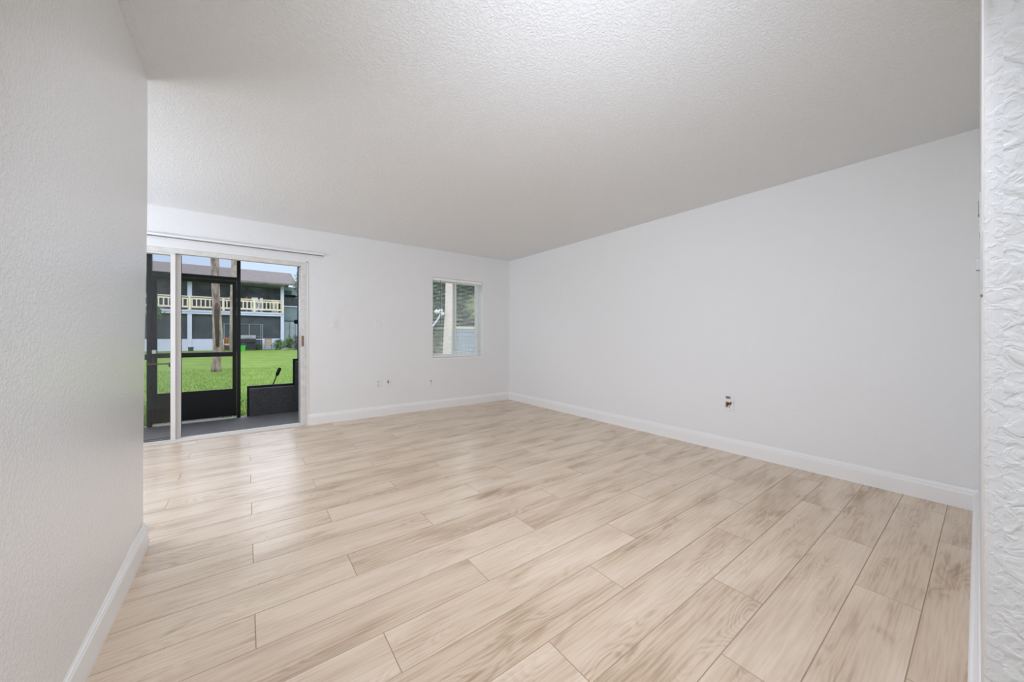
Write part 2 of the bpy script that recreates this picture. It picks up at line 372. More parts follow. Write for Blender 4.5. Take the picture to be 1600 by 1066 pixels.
fl = m.build('floor', [M['seam'], M['plank']], org=(0, 0, 0))
at = fl.data.attributes.new('plank', 'FLOAT_COLOR', 'FACE')
for i, c in enumerate(cols_attr): at.data[i].color = c
struct(fl, 'light oak plank floor running across the room', 'floor')

# baseboards
BP = [(0, 0), (0.016, 0), (0.016, 0.098), (0.0135, 0.103), (0.0135, 0.109), (0.009, 0.113), (0.009, 0.119), (0.004, 0.128), (0.003, 0.134), (0, 0.135)]
struct(MB().extrude(BP, (DX1 + 0.013, YF), (3.72, YF), (0, -1)).build('baseboard_far', M['trim'], org=(0, 0, 0)), 'white baseboard under the far wall', 'baseboard')
m = MB(); nb = len(BP)
for y in (-0.0, YF):
    xw = xb1 + (xb0 - xb1) * (y / YF)
    for t, z in BP: m.v.append((xw - t + 0.001, y, z))
for i in range(nb):
    j = (i + 1) % nb; m.f.append((i, j, nb + j, nb + i)); m.mi.append(0)
m.f.append(tuple(range(nb))); m.f.append(tuple(reversed(range(nb, 2 * nb)))); m.mi += [0, 0]
struct(m.build('baseboard_right', M['trim'], org=(0, 0, 0)), 'white baseboard along the right wall', 'baseboard')
BPN = [(t * 1.5, z) for t, z in BP]
struct(MB().extrude(BPN, (3.70, yn(3.70)), (XC + 0.004, yn(XC)), (0, 1)).build('baseboard_near', M['trim'], org=(0, 0, 0)), 'white baseboard of the near wall at the right edge', 'baseboard')
BL = [(0, 0), (0.0165, 0), (0.0165, 0.098), (0.0135, 0.103), (0.0135, 0.109), (0.009, 0.113), (0.009, 0.119), (0.004, 0.128), (0.003, 0.134), (0, 0.135)]
m = MB()
m.extrude([(t - 0.012, z) for t, z in BL], (-0.414, -3.2), (-0.414, YE - 0.004), (1, 0))
m.extrude(BL, (-0.43, YE), (XL, YE), (0, 1))
m.box(-0.43, -0.4135, YE - 0.006, YE + 0.012, 0, 0.098)
struct(m.build('baseboard_left', M['trim'], org=(0, 0, 0)), 'white baseboard of the left wall ending at its corner', 'baseboard')
struct(MB().extrude(BP, (XC, -0.012), (XC, -3.2), (-1, 0)).build('baseboard_hallway', M['trim'], org=(0, 0, 0)), 'white baseboard of the hallway wall', 'baseboard')
struct(MB().extrude(BP, (XL, YE), (XL, YF), (1, 0)).build('baseboard_alcove', M['trim'], org=(0, 0, 0)), 'white baseboard of the alcove wall', 'baseboard')

# ---------------------------------------------------------------- sliding glass door (door_1)
D = empty('door_1', (-0.66, YF, 0), 'sliding glass patio door in a white aluminium frame', 'door', kind='structure')
fy0, fy1 = 5.062, 5.19
m = MB()
m.box(0.545, DX1 - 0.001, fy0 + 0.006, fy1, 0, DZ - 0.001); m.box(0.537, 0.549, fy0 + 0.018, fy0 + 0.03, 0.03, 1.975)
m.box(DX0 + 0.001, -1.87, fy0 + 0.006, fy1, 0, DZ - 0.001)
m.box(-1.87, 0.545, fy0 + 0.006, fy1, 1.982, DZ - 0.001)
m.box(-1.87, 0.545, fy0 + 0.006, fy0 + 0.016, 1.972, 1.982)
m.build('door_frame', M['jamb'], D, bevel=0.002)
m = MB(); m.box(0.596, 0.612, YF - 0.007, YF + 0.001, 0.0, DZ + 0.012); m.box(DX0, 0.612, YF - 0.007, YF + 0.001, DZ, DZ + 0.014)
m.build('casing', M['trim'], D, bevel=0.001)
m = MB(); m.box(-1.87, 0.56, fy0 - 0.002, fy1, 0.0005, 0.018); m.box(-1.87, 0.545, fy0 + 0.03, fy0 + 0.036, 0.018, 0.03); m.box(-1.87, 0.545, fy0 + 0.075, fy0 + 0.081, 0.018, 0.034)
m.build('threshold_track', M['alu'], D, bevel=0.001)
m = MB(); m.box(0.528, 0.539, fy0 + 0.055, fy0 + 0.062, 0.03, 1.97); m.box(0.522, 0.530, fy0 + 0.085, fy0 + 0.1, 0.03, 1.97)
m.build('side_track', M['steel'], D)
m = MB(); m.box(0.530, 0.536, fy0 + 0.065, fy0 + 0.075, 0.03, 1.97); m.box(-0.55, 0.535, fy1 - 0.004, fy1 + 0.002, 0.018, 0.028)
m.build('weather_strip', M['gasket'], D)
def pane(parent, name, x0, x1, y, st0, st1, railt, railb, z0, z1):
    m = MB(); d = 0.032
    m.box(x0, x0 + st0, y, y + d, z0, z1); m.box(x1 - st1, x1, y, y + d, z0, z1)
    m.box(x0 + st0, x1 - st1, y, y + d, z1 - railt, z1); m.box(x0 + st0, x1 - st1, y, y + d, z0, z0 + railb)
    p = m.build(name, M['alu'], parent, bevel=0.0015)
    MB().box(x0 + st0 - 0.004, x1 - st1 + 0.004, y + 0.013, y + 0.018, z0 + railb - 0.004, z1 - railt + 0.004).build('glass_pane', M['glass'], p)
    m = MB(); m.box(x1 - st1 - 0.002, x1 - st1 + 0.001, y + 0.003, y + 0.029, z0 + railb, z1 - railt); m.box(x0 + st0, x1 - st1, y + 0.003, y + 0.029, z0 + railb, z0 + railb + 0.006)
    m.build('glazing_gasket', M['gasket'], p)
    return p
p = pane(D, 'sliding_panel', -1.87, -0.594, fy0 + 0.020, 0.05, 0.038, 0.02, 0.014, 0.020, 1.975)
pane(D, 'fixed_panel', -1.87, -0.556, fy0 + 0.066, 0.05, 0.052, 0.02, 0.02, 0.020, 1.975)
MB().box(-0.5570, -0.5540, fy0 + 0.068, fy0 + 0.1, 0.03, 1.965).build('panel_seal', M['gasket'], D)
m = MB(); m.box(0.5275, 0.5295, fy0 + 0.036, fy0 + 0.075, 0.99, 1.14); 
sp_ = MB(); sp_.box(0.542, 0.5455, fy0 + 0.010, fy0 + 0.05, 0.98, 1.12); sp_.box(0.548, 0.570, fy0 + 0.0035, fy0 + 0.007, 0.985, 1.115)
sp_.build('rusty_strike_plate', M['rust'], D, bevel=0.001)
# curtain rail above the door
t = empty('curtain_rail', (-0.6, YF - 0.018, 2.125), 'long thin white curtain rail above the sliding door', 'curtain rail')
MB().box(-2.0, 0.785, YF - 0.030, YF - 0.008, 2.132, 2.156).build('rail', M['trim'], t, bevel=0.002)
MB().box(-2.0, 0.785, YF - 0.032, YF - 0.006, 2.126, 2.132).build('rail_dark_strip', M['greyhole'], t)  # dark grey strip along the underside of the rail
for x in (-0.70, 0.62, -1.7):
    MB().box(x - 0.018, x + 0.018, YF - 0.024, YF, 2.154, 2.166).build('bracket', M['ivory'], t, bevel=0.001)

# ---------------------------------------------------------------- small window (window_1) and its blind
Wn = empty('window_1', ((WX0 + WX1) / 2, YF, WZ0), 'small white sliding window in the far wall', 'window', kind='structure')
wy0, wy1 = 5.19, 5.235
m = MB()
m.box(WX0, WX0 + 0.03, wy0, wy1, WZ0, WZ1); m.box(WX1 - 0.03, WX1, wy0, wy1, WZ0, WZ1)
m.box(WX0 + 0.03, WX1 - 0.03, wy0, wy1, WZ1 - 0.03, WZ1); m.box(WX0 + 0.03, WX1 - 0.03, wy0, wy1, WZ0, WZ0 + 0.035)
m.build('window_frame', M['vinyl'], Wn, bevel=0.002)
def sash(x0, x1, y, nm, sl, sr):
    m = MB(); z0, z1 = WZ0 + 0.035, WZ1 - 0.03
    m.box(x0, x0 + sl, y, y + 0.018, z0, z1); m.box(x1 - sr, x1, y, y + 0.018, z0, z1)
    m.box(x0 + sl, x1 - sr, y, y + 0.018, z1 - 0.022, z1); m.box(x0 + sl, x1 - sr, y, y + 0.018, z0, z0 + 0.028)
    s = m.build(nm, M['vinyl'], Wn, bevel=0.001)
    MB().box(x0 + sl - 0.003, x1 - sr + 0.003, y + 0.007, y + 0.011, z0 + 0.025, z1 - 0.019).build('glass_pane', M['glass'], s)
sash(WX0 + 0.03, 2.745, wy0 + 0.002, 'left_sash', 0.03, 0.028)
sash(2.69, WX1 - 0.03, wy0 + 0.023, 'right_sash', 0.045, 0.03)
MB().box(2.744, 2.7465, wy0 + 0.001, wy0 + 0.02, WZ0 + 0.04, WZ1 - 0.035).build('sash_seal', M['gasket'], Wn)
m = MB(); m.box(WX0 - 0.012, WX1 + 0.012, YF - 0.012, YF, WZ0 - 0.018, WZ0 - 0.001); m.box(WX0 + 0.001, WX1 - 0.001, YF - 0.012, wy0, WZ0 - 0.001, WZ0 + 0.012)
m.build('window_sill', M['trim'], Wn, bevel=0.002)

B = empty('window_blind', ((WX0 + WX1) / 2, 5.10, WZ1 - 0.03), 'white horizontal mini blind lowered across the small window', 'blind')
MB().box(WX0 + 0.004, WX1 - 0.004, 5.078, 5.104, WZ1 - 0.045, WZ1 - 0.004).build('headrail', M['slat'], B, bevel=0.002)
m = MB(); z = WZ1 - 0.062; ns = 0
while z > WZ0 + 0.055:
    x0, x1 = WX0 + 0.012, WX1 - 0.012
    ya, ym, yb_ = 5.083, 5.095, 5.107
    for (y0, za), (y1, zb2) in (((ya, z - 0.0034), (ym, z + 0.0006)), ((ym, z + 0.0006), (yb_, z + 0.0030))):
        m.hexa([(x0, y0, za - 0.0004), (x1, y0, za - 0.0004), (x1, y1, zb2 - 0.0004), (x0, y1, zb2 - 0.0004), (x0, y0, za + 0.0004), (x1, y0, za + 0.0004), (x1, y1, zb2 + 0.0004), (x0, y1, zb2 + 0.0004)])
    z -= 0.0213; ns += 1
m.build('slats', M['slat'], B)
MB().box(WX0 + 0.010, WX1 - 0.010, 5.084, 5.106, WZ0 + 0.028, WZ0 + 0.044).build('bottom_rail', M['slat'], B, bevel=0.002)
for x in (WX0 + 0.15, WX1 - 0.12):
    MB().tube([(x, 5.081, WZ0 + 0.03), (x, 5.081, WZ1 - 0.04)], 0.0009, 5).build('ladder_cord', M['slat'], B)
MB().tube([(2.408, 5.070, 1.30), (2.408, 5.072, WZ1 - 0.04)], 0.0035, 8).build('tilt_wand', M['wand'], B)

# frame added around the side fill lamp; no window is known in this wall
W2 = empty('fill_lamp_frame', (XL, 3.75, 0.85), 'white frame added around the unseen fill lamp on the side wall', 'window', kind='structure')
m = MB()
for y0, y1, z0, z1 in ((2.95, 3.0, 0.85, 2.15), (4.50, 4.55, 0.85, 2.15), (3.0, 4.5, 0.85, 0.90), (3.0, 4.5, 2.10, 2.15)): m.box(XL, XL + 0.03, y0, y1, z0, z1)
m.build('window_frame', M['vinyl'], W2, bevel=0.003)

# ---------------------------------------------------------------- wall plates
def plate(name, x, z, w, h, label, cat, group=None, matl='plastic'):
    t = empty(name, (x, YF, z), label, cat, group)
    MB().box(x - w / 2, x + w / 2, YF - 0.006, YF, z - h / 2, z + h / 2).build('cover_plate', M[matl], t, bevel=0.002)
    return t
def bx(t, name, x0, x1, y0, y1, z0, z1, mt, bev=0.0): return MB().box(x0, x1, y0, y1, z0, z1).build(name, M[mt], t, bevel=bev)
t = plate('light_switch', 0.91, 1.262, 0.078, 0.12, 'white rocker light switch on the far wall between door and window', 'light switch')
bx(t, 'rocker_bezel', 0.891, 0.929, YF - 0.0075, YF - 0.004, 1.227, 1.297, 'ivory'); bx(t, 'rocker', 0.895, 0.925, YF - 0.011, YF - 0.004, 1.231, 1.293, 'plastic', 0.002)
t = plate('blank_cover_plate', 1.46, 1.272, 0.074, 0.116, 'blank white cover plate painted over, right of the light switch', 'wall plate', matl='wall')
bx(t, 'screw', 1.457, 1.463, YF - 0.0068, YF - 0.005, 1.300, 1.306, 'ivory')
t = plate('power_outlet', 1.467, 0.452, 0.075, 0.118, 'white two-socket power outlet low on far wall, left of the cable plate', 'outlet')
for dz in (-0.026, 0.026):
    f = MB().tube([(1.467, YF - 0.004, 0.452 + dz), (1.467, YF - 0.009, 0.452 + dz)], 0.0165, 16).build('socket', M['ivory'], t)
    MB().box(1.459, 1.4615, YF - 0.0096, YF - 0.008, 0.449 + dz, 0.461 + dz).box(1.4725, 1.475, YF - 0.0096, YF - 0.008, 0.449 + dz, 0.461 + dz).box(1.4645, 1.4695, YF - 0.0096, YF - 0.008, 0.440 + dz, 0.446 + dz).build('slots', M['slot'], f)
t = plate('cable_plate', 1.603, 0.450, 0.072, 0.116, 'white cable jack plate close beside the two-socket outlet', 'wall plate')
bx(t, 'jack', 1.594, 1.612, YF - 0.011, YF - 0.004, 0.448, 0.487, 'greyhole', 0.001); bx(t, 'screw', 1.600, 1.606, YF - 0.0068, YF - 0.005, 0.402, 0.408, 'ivory')
t = plate('phone_plate', 2.232, 0.405, 0.062, 0.10, 'white phone jack plate below the window with a small tilted plug', 'wall plate', matl='wall')
m = MB(); m.hexa([(2.225, YF - 0.020, 0.372), (2.240, YF - 0.020, 0.372), (2.240, YF - 0.004, 0.372), (2.225, YF - 0.004, 0.372), (2.233, YF - 0.020, 0.425), (2.248, YF - 0.020, 0.425), (2.248, YF - 0.004, 0.425), (2.233, YF - 0.004, 0.425)])
m.build('plug', M['ivory'], t, bevel=0.002); bx(t, 'plug_tip', 2.236, 2.250, YF - 0.022, YF - 0.004, 0.425, 0.440, 'greyhole', 0.001)

# damaged outlet on the right wall
def xw(y, z): 
    a = xb1 + (xb0 - xb1) * (y / YF); b_ = xt1 + (xt0 - xt1) * (y / YF); return a + (b_ - a) * z / H
yc, zc = 1.490, 0.452; xx = xw(yc, zc)
t = empty('damaged_outlet', (xx, yc, zc), 'broken outlet box on the right wall with torn brown board and loose plate', 'outlet')
def ybox(nm, y0, y1, z0, z1, d0, d1, mt, bev=0.0015):
    return MB().box(xx - d1, xx - d0 + 0.002, y0, y1, z0, z1).build(nm, M[mt], t, bevel=bev)
ybox('outlet_body', yc - 0.015, yc + 0.030, zc - 0.060, zc + 0.062, 0.0, 0.008, 'plastic')
ybox('loose_cover_plate', yc - 0.040, yc - 0.012, zc - 0.055, zc + 0.045, 0.0, 0.005, 'plastic')
m = MB(); m.hexa([(xx - 0.0095, yc - 0.008, zc + 0.055), (xx - 0.0095, yc + 0.022, zc + 0.055), (xx, yc + 0.022, zc + 0.055), (xx, yc - 0.008, zc + 0.055), (xx - 0.0095, yc - 0.012, zc + 0.075), (xx - 0.0095, yc + 0.027, zc + 0.078), (xx, yc + 0.027, zc + 0.078), (xx, yc - 0.012, zc + 0.075)])
m.build('open_gap', M['greyhole'], t)
m = MB()
for i in range(26):
    y = yc + 0.006 + random.gauss(0, 0.010); zz = zc + 0.004 + random.gauss(0, 0.009); r = random.uniform(0.003, 0.008)
    m.box(xx - 0.0095 - random.uniform(0, 0.004), xx - 0.006, y - r, y + r, zz - r, zz + r)
m.build('torn_board', M['brown'], t)
m = MB()
for dy in (-0.008, 0.004, 0.016): m.box(xx - 0.009, xx - 0.007, yc + dy, yc + dy + 0.0025, zc - 0.035, zc - 0.014)
m.build('slots', M['brown'], t)

# plates on the near wall, seen edge-on
M['shaded_ivory'] = mat('shaded_ivory_plastic', (0.42, 0.42, 0.41, 1), 0.6, spec=0.2)  # ivory with shade put into its colour, for the edge-on plates
def near_plate(name, x, z, w, h, d, label, cat):
    y = yn(x); t = empty(name, (x, y, z), label, cat)
    MB().box(x - w / 2, x + w / 2, y - 0.002, y + d, z - h / 2, z + h / 2).build('cover_plate', M['shaded_ivory'], t, bevel=0.001); return t
t = near_plate('light_switch', 1.12, 1.235, 0.07, 0.118, 0.003, 'ivory light switch edge-on at the near wall corner, right of the blank wall', 'light switch')
MB().box(1.112, 1.128, yn(1.12), yn(1.12) + 0.008, 1.225, 1.245).build('toggle', M['shaded_ivory'], t, bevel=0.001)
t = near_plate('thermostat', 1.75, 1.46, 0.08, 0.12, 0.003, 'small ivory thermostat edge-on higher up the near wall', 'thermostat')
MB().box(1.73, 1.77, yn(1.75) + 0.003, yn(1.75) + 0.005, 1.46, 1.50).build('display', M['greyhole'], t)

# base added over the hallway fill lamp, out of view behind the camera
t = empty('fill_lamp_base', (0.25, -1.05, H), 'round base added above the unseen hallway fill lamp', 'ceiling light')
MB().tube([(0.25, -1.05, H), (0.25, -1.05, H - 0.025)], 0.19, 24).build('base', M['trim'], t)

# ---------------------------------------------------------------- patio
m = MB(); m.box(-3.2, 0.95, YO, 6.72, -0.30, -0.085)
struct(m.build('floor_patio', M['patio'], org=(0, 0, 0)), 'dark grey concrete patio slab outside the door', 'floor')
m = MB(); m.box(-3.2, 0.95, YO, 6.76, 2.36, 2.50)
struct(m.build('ceiling_patio', M['patio_soffit'], org=(0, 0, 0)), 'patio ceiling', 'ceiling')
m = MB(); m.box(0.76, 0.9, YO, 6.55, -0.085, 2.36)
struct(m.build('wall_patio_right', M['stucco'], org=(0, 0, 0)), 'patio side wall', 'wall')
m = MB(); m.box(-3.2, -3.08, YO, 6.72, -0.085, 2.36)
struct(m.build('wall_patio_left', M['stucco'], org=(0, 0, 0)), 'patio side wall', 'wall')
EY = 6.60
t = empty('screen_enclosure', (-0.56, EY + 0.02, -0.085), 'black aluminium screen enclosure framing the patio', 'screen enclosure')
def eb(nm, x0, x1, y0, y1, z0, z1, mt='black', par=None): return MB().box(x0, x1, y0, y1, z0, z1).build(nm, M[mt], par or t, bevel=0.002)
eb('post', -1.048, -0.999, EY, EY + 0.05, -0.085, 2.36)
eb('post', -0.113, -0.068, EY, EY + 0.05, -0.085, 2.36)
eb('post', 0.655, 0.690, EY, EY + 0.05, 0.74, 2.36)
eb('header', -0.999, -0.113, EY, EY + 0.045, 1.925, 1.975)
eb('rail', -3.08, -1.048, EY, EY + 0.045, 0.80, 0.87)
eb('kick_panel', -3.08, -1.078, EY + 0.01, EY + 0.03, -0.085, 0.36)
eb('post', -3.08, -3.03, EY, EY + 0.05, -0.085, 2.36)
MB().box(-0.999, -0.113, EY + 0.02, EY + 0.0205, 1.975, 2.36).build('insect_screen', M['mesh'], t)
MB().box(-3.03, -1.048, EY + 0.02, EY + 0.0205, 0.36, 2.36).build('insect_screen', M['mesh'], t)
s = empty('screen_door', (-0.556, EY + 0.02, -0.06), 'black screen door with a mid rail and solid kick panel', 'screen door')
m = MB(); m.box(-0.997, -0.952, EY + 0.005, EY + 0.04, -0.05, 1.920); m.box(-0.163, -0.115, EY + 0.005, EY + 0.04, -0.05, 1.920)
m.box(-0.952, -0.163, EY + 0.005, EY + 0.04, 1.868, 1.920); m.box(-0.952, -0.163, EY + 0.005, EY + 0.04, 0.818, 0.882)
m.build('frame', M['black'], s, bevel=0.002)
eb('kick_panel', -0.952, -0.163, EY + 0.008, EY + 0.035, -0.05, 0.344, par=s)
MB().box(-0.952, -0.163, EY + 0.022, EY + 0.0225, 0.344, 1.868).build('insect_screen', M['mesh'], s)
MB().box(-0.86, -0.28, EY + 0.000, EY + 0.012, -0.062, -0.052).build('door_sweep', M['steel'], s)
c = MB().tube([(-1.05, EY - 0.015, 0.742), (-0.845, EY - 0.012, 0.742)], 0.009, 8).tube([(-0.845, EY - 0.012, 0.742), (-0.815, EY - 0.012, 0.742)], 0.016, 8).build('closer_arm', M['rust'], s)
MB().box(-0.835, -0.815, EY - 0.02, EY + 0.004, 0.700, 0.745).build('closer_bracket', M['black'], s)
MB().box(-0.995, -0.955, EY - 0.03, EY + 0.005, 0.88, 0.93).build('latch', M['steel'], s, bevel=0.004)

t = empty('knee_wall', (0.38, EY + 0.03, -0.085), 'low charcoal L-shaped panel wall beside the screen door', 'knee wall')
m = MB(); m.box(0.034, 0.620, EY - 0.01, EY + 0.03, -0.085, 0.332); m.box(0.620, 0.757, EY - 0.01, EY + 0.03, -0.085, 0.722)
m.build('panel', M['charcoal'], t, bevel=0.002)
m = MB(); m.box(0.006, 0.034, EY + 0.0, EY + 0.045, -0.085, 0.368); m.box(0.034, 0.622, EY + 0.004, EY + 0.045, 0.330, 0.368)
m.box(0.592, 0.620, EY + 0.0, EY + 0.045, 0.368, 0.755); m.box(0.620, 0.757, EY + 0.004, EY + 0.045, 0.722, 0.755)
m.build('edge_frame', M['black'], t)
m = MB(); m.box(0.040, 0.600, EY - 0.013, EY - 0.008, 0.320, 0.333); m.box(0.630, 0.757, EY - 0.013, EY - 0.008, 0.708, 0.721)
m.build('top_lip', M['greyhole'], t)

s = empty('patio_latch', (0.60, EY + 0.02, 1.75), 'short black bolt bar fixed high on the right patio post', 'latch')
MB().box(0.474, 0.628, EY + 0.005, EY + 0.03, 1.726, 1.768).build('bar', M['black'], s, bevel=0.003); MB().box(0.618, 0.657, EY + 0.012, EY + 0.024, 1.738, 1.756).build('stub', M['charcoal'], s)
s = empty('door_knob', (0.633, EY - 0.01, 1.343), 'round black knob on the right patio post', 'knob')
MB().tube([(0.633, EY + 0.0, 1.343), (0.633, EY - 0.012, 1.343), (0.633, EY - 0.03, 1.343), (0.633, EY - 0.042, 1.343)], [0.026, 0.034, 0.034, 0.018], 18).build('knob', M['black'], s)
MB().tube([(0.633, EY - 0.042, 1.343), (0.633, EY - 0.044, 1.343)], 0.009, 12).build('keyhole', M['brown'], s)
MB().box(0.635, 0.658, EY + 0.0, EY + 0.01, 1.32, 1.366).build('mount', M['black'], s)
s = empty('garden_tool', (0.30, EY + 0.12, -0.08), 'black-handled tool leaning behind the low charcoal wall', 'garden tool')
a_, b2 = Vector((0.18, EY + 0.10, -0.08)), Vector((0.422, EY + 0.055, 0.618))
q1 = a_ + (b2 - a_) * 0.82
MB().tube([a_, q1], 0.008, 8).build('shaft', M['black'], s)
MB().tube([q1, q1 + (b2 - q1) * 0.15, b2 - (b2 - q1) * 0.1, b2], [0.012, 0.024, 0.027, 0.018], 12).build('grip', M['black'], s, smooth=True)

# ---------------------------------------------------------------- ground and lawn
def gz(y): return -0.10 + 0.235 * (1 - math.exp(-max(0, y - 6.7) / 9.0))
m = MB(); ys = [5.25, 6.0, 6.7, 7.2, 8, 9, 10, 12, 14, 17, 20, 24, 28, 32, 36, 42, 60, 90]; xs = [-40, -20, -8, -3.2, 0.95, 5, 10, 20, 50]
gi = {}
for i, x in enumerate(xs):
    for j, y in enumerate(ys): gi[i, j] = len(m.v); m.v.append((x, y, gz(y) - (0.0 if y > 6.7 else 0.0)))
for i in range(len(xs) - 1):
    for j in range(len(ys) - 1):
        if xs[i] == -3.2 and ys[j + 1] <= 6.7: continue
        m.f.append((gi[i, j], gi[i + 1, j], gi[i + 1, j + 1], gi[i, j + 1])); m.mi.append(0)
struct(m.build('ground', M['grass'], org=(0, 0, 0)), 'green lawn between the patio and the building opposite', 'lawn')
m = MB()
for i in range(9000):
    y = 6.74 + 8.5 * random.random() ** 1.4; x = random.uniform(-0.19 * y - 0.3, 0.12 * y + 0.15)
    h = random.uniform(0.03, 0.07); a = random.uniform(0, 2 * PI); w = 0.006
    dx, dy = math.cos(a) * w, math.sin(a) * w; lx, ly = random.uniform(-0.02, 0.02), random.uniform(-0.02, 0.02); z = gz(y) - 0.004
    m.quad((x - dx, y - dy, z), (x + dx, y + dy, z), (x + lx, y + ly, z + h))
tag(m.build('grass_blades', M['blade'], org=(0, 0, 0)), 'short green grass blades on the lawn just beyond the patio', 'grass', kind='stuff')

# ---------------------------------------------------------------- building across the lawn
BY = 34.0
A = empty('apartment_building', (-3, BY + 3, 0.1), 'two-storey pale blue apartment building with cream balcony railing and dark roof', 'building')
def pb(nm, x0, x1, y0, y1, z0, z1, mt, par=None): return MB().box(x0, x1, y0, y1, z0, z1).build(nm, M[mt], par or A)
x_l, x_r = -14.6, 2.43
m = MB()
RX0, RX1 = -15.5, 3.25
ex, ez, rx_, rz_ = BY - 0.8, 5.33, BY + 4.0, 6.90
m.hexa([(RX0, ex, ez - 0.12), (RX1, ex, ez - 0.12), (RX1, rx_, rz_ - 0.2), (RX0, rx_, rz_ - 0.2), (RX0, ex, ez), (RX1, ex, ez), (RX1, rx_, rz_), (RX0, rx_, rz_)])
m.hexa([(RX0, rx_, rz_ - 0.2), (RX1, rx_, rz_ - 0.2), (RX1, BY + 9, ez - 0.12), (RX0, BY + 9, ez - 0.12), (RX0, rx_, rz_), (RX1, rx_, rz_), (RX1, BY + 9, ez), (RX0, BY + 9, ez)])
m.build('roof', M['roof'], A)
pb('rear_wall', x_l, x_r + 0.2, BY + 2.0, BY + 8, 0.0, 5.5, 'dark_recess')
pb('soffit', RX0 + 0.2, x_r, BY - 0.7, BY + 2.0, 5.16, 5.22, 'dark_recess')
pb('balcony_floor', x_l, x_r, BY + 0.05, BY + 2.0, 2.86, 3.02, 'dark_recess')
pb('fascia_board', x_l, x_r, BY - 0.05, BY + 0.05, 2.76, 2.92, 'blue_paint'); pb('fascia_board', x_l, x_r, BY - 0.10, BY + 0.05, 2.92, 3.05, 'blue_paint')
cols_x = [(-14.6, -14.37), (-8.95, -8.72), (-3.36, -3.12), (2.21, 2.43)]
for a0, a1 in cols_x:
    pb('column', a0, a1, BY - 0.02, BY + 0.2, 0.1, 2.76, 'blue_paint'); pb('column', a0, a1, BY + 0.02, BY + 0.22, 3.05, 5.2, 'blue_paint')
for i in range(3):
    a0, a1 = cols_x[i][1], cols_x[i + 1][0]
    if i < 2: pb('knee_wall', a0, a1, BY + 0.02, BY + 0.14, 0.1, 0.97, 'blue_paint')
    else:
        pb('knee_wall', a0, -1.35, BY + 0.02, BY + 0.14, 0.1, 0.97, 'blue_paint'); pb('knee_wall', 1.0, a1, BY + 0.02, BY + 0.14, 0.1, 0.99, 'blue_paint')
    f = pb('screen_panel', a0, a1, BY + 0.14, BY + 0.17, 0.1, 2.76, 'screen')
    if i == 2:
        m = MB()
        for (u0, u1, w0, w1) in ((-1.4, 1.02, 2.08, 2.12), (-1.36, -1.30, 0.1, 2.1), (0.15, 0.21, 1.1, 2.1), (0.88, 0.93, 0.1, 2.1), (0.99, 1.05, 0.99, 2.1), (-0.6, 1.0, 1.12, 1.15)): m.box(u0, u1, BY + 0.10, BY + 0.145, w0, w1)
        m.build('screen_frame', M['blue_grey'], f)
    # balcony railing of this bay
    r0, r1 = a0 - 0.1, a1 + 0.14
    m = MB(); m.box(r0, r1, BY - 0.14, BY - 0.02, 3.96, 4.03); m.box(r0, r1, BY - 0.10, BY - 0.05, 3.80, 3.90); m.box(r0, r1, BY - 0.10, BY - 0.05, 3.19, 3.32)
    n = 23
    for k in range(n):
        xk = r0 + (r1 - r0) * (k + 0.5) / n; m.box(xk - 0.035, xk + 0.035, BY - 0.13, BY - 0.09, 3.22, 3.88)
    rl = m.build('railing', M['railwood'], A)
    for k in range(4 if i == 2 else 3):
        xk = r0 + (r1 - r0) * k / 3.0; MB().box(xk - 0.06, xk + 0.06, BY - 0.16, BY - 0.03, 3.03, 4.03).build('post', M['railwood'], rl)
# recessed section right of the last column
pb('side_wall', x_r, 9, BY + 1.2, BY + 2.0, 0.1, 5.3, 'blue_grey')
pb('lower_siding', x_r, 9, BY + 1.1, BY + 1.2, 0.1, 2.45, 'pale_panel')
pb('trim_board', x_r, 9, BY + 1.08, BY + 1.2, 3.62, 3.72, 'blue_paint')
pb('trim_board', x_r, 9, BY + 1.06, BY + 1.2, 2.42, 2.47, 'screen')
w = pb('window', 2.55, 3.05, BY + 1.1, BY + 1.2, 3.75, 5.0, 'screen')
pb('window', 3.1, 3.45, BY + 1.1, BY + 1.2, 3.75, 4.4, 'screen')
for xk in (2.9, 3.3, 3.7): pb('batten', xk, xk + 0.05, BY + 1.06, BY + 1.1, 0.1, 2.4, 'blue_grey')

def small(name, label, cat, build, loc, group=None):
    t = empty(name, loc, label, cat, group); build(t); return t
# items on the balcony
def blob(cx, cy, cz, rx, ry, rz, seg=12, ring=7, jit=0.12):
    m = MB(); g_ = []
    for i in range(ring + 1):
        ph = PI * i / ring; row = []
        for k in range(seg):
            th = 2 * PI * k / seg; j = 1 + random.uniform(-jit, jit)
            row.append(len(m.v)); m.v.append((cx + rx * math.sin(ph) * math.cos(th) * j, cy + ry * math.sin(ph) * math.sin(th) * j, cz + rz * math.cos(ph) * j))
        g_.append(row)
    for i in range(ring):
        for k in range(seg): m.f.append((g_[i][k], g_[i + 1][k], g_[i + 1][(k + 1) % seg], g_[i][(k + 1) % seg])); m.mi.append(0)
    return m
def half_umbrella(x, z, rad, h, mt, name, label, cat):
    t = empty(name, (x, BY + 0.9, 3.02), label, cat)
    m = MB(); n = 10; apex = (x, BY + 0.9, z + h)
    pts = [(x + rad * math.cos(2 * PI * k / n), BY + 0.9 + rad * math.sin(2 * PI * k / n), z) for k in range(n)]
    for k in range(n): m.quad(apex, pts[k], pts[(k + 1) % n], (x, BY + 0.9, z - 0.02))
    m.build('canopy', M[mt], t); MB().tube([(x, BY + 0.9, 3.02), (x, BY + 0.9, z + h)], 0.025, 6).build('pole', M['white_stuff'], t)
half_umbrella(-2.05, 4.03, 0.40, 0.20, 'maroon_cloth', 'balcony_umbrella', 'dull red umbrella top showing above the railing left of the tree trunk', 'umbrella')
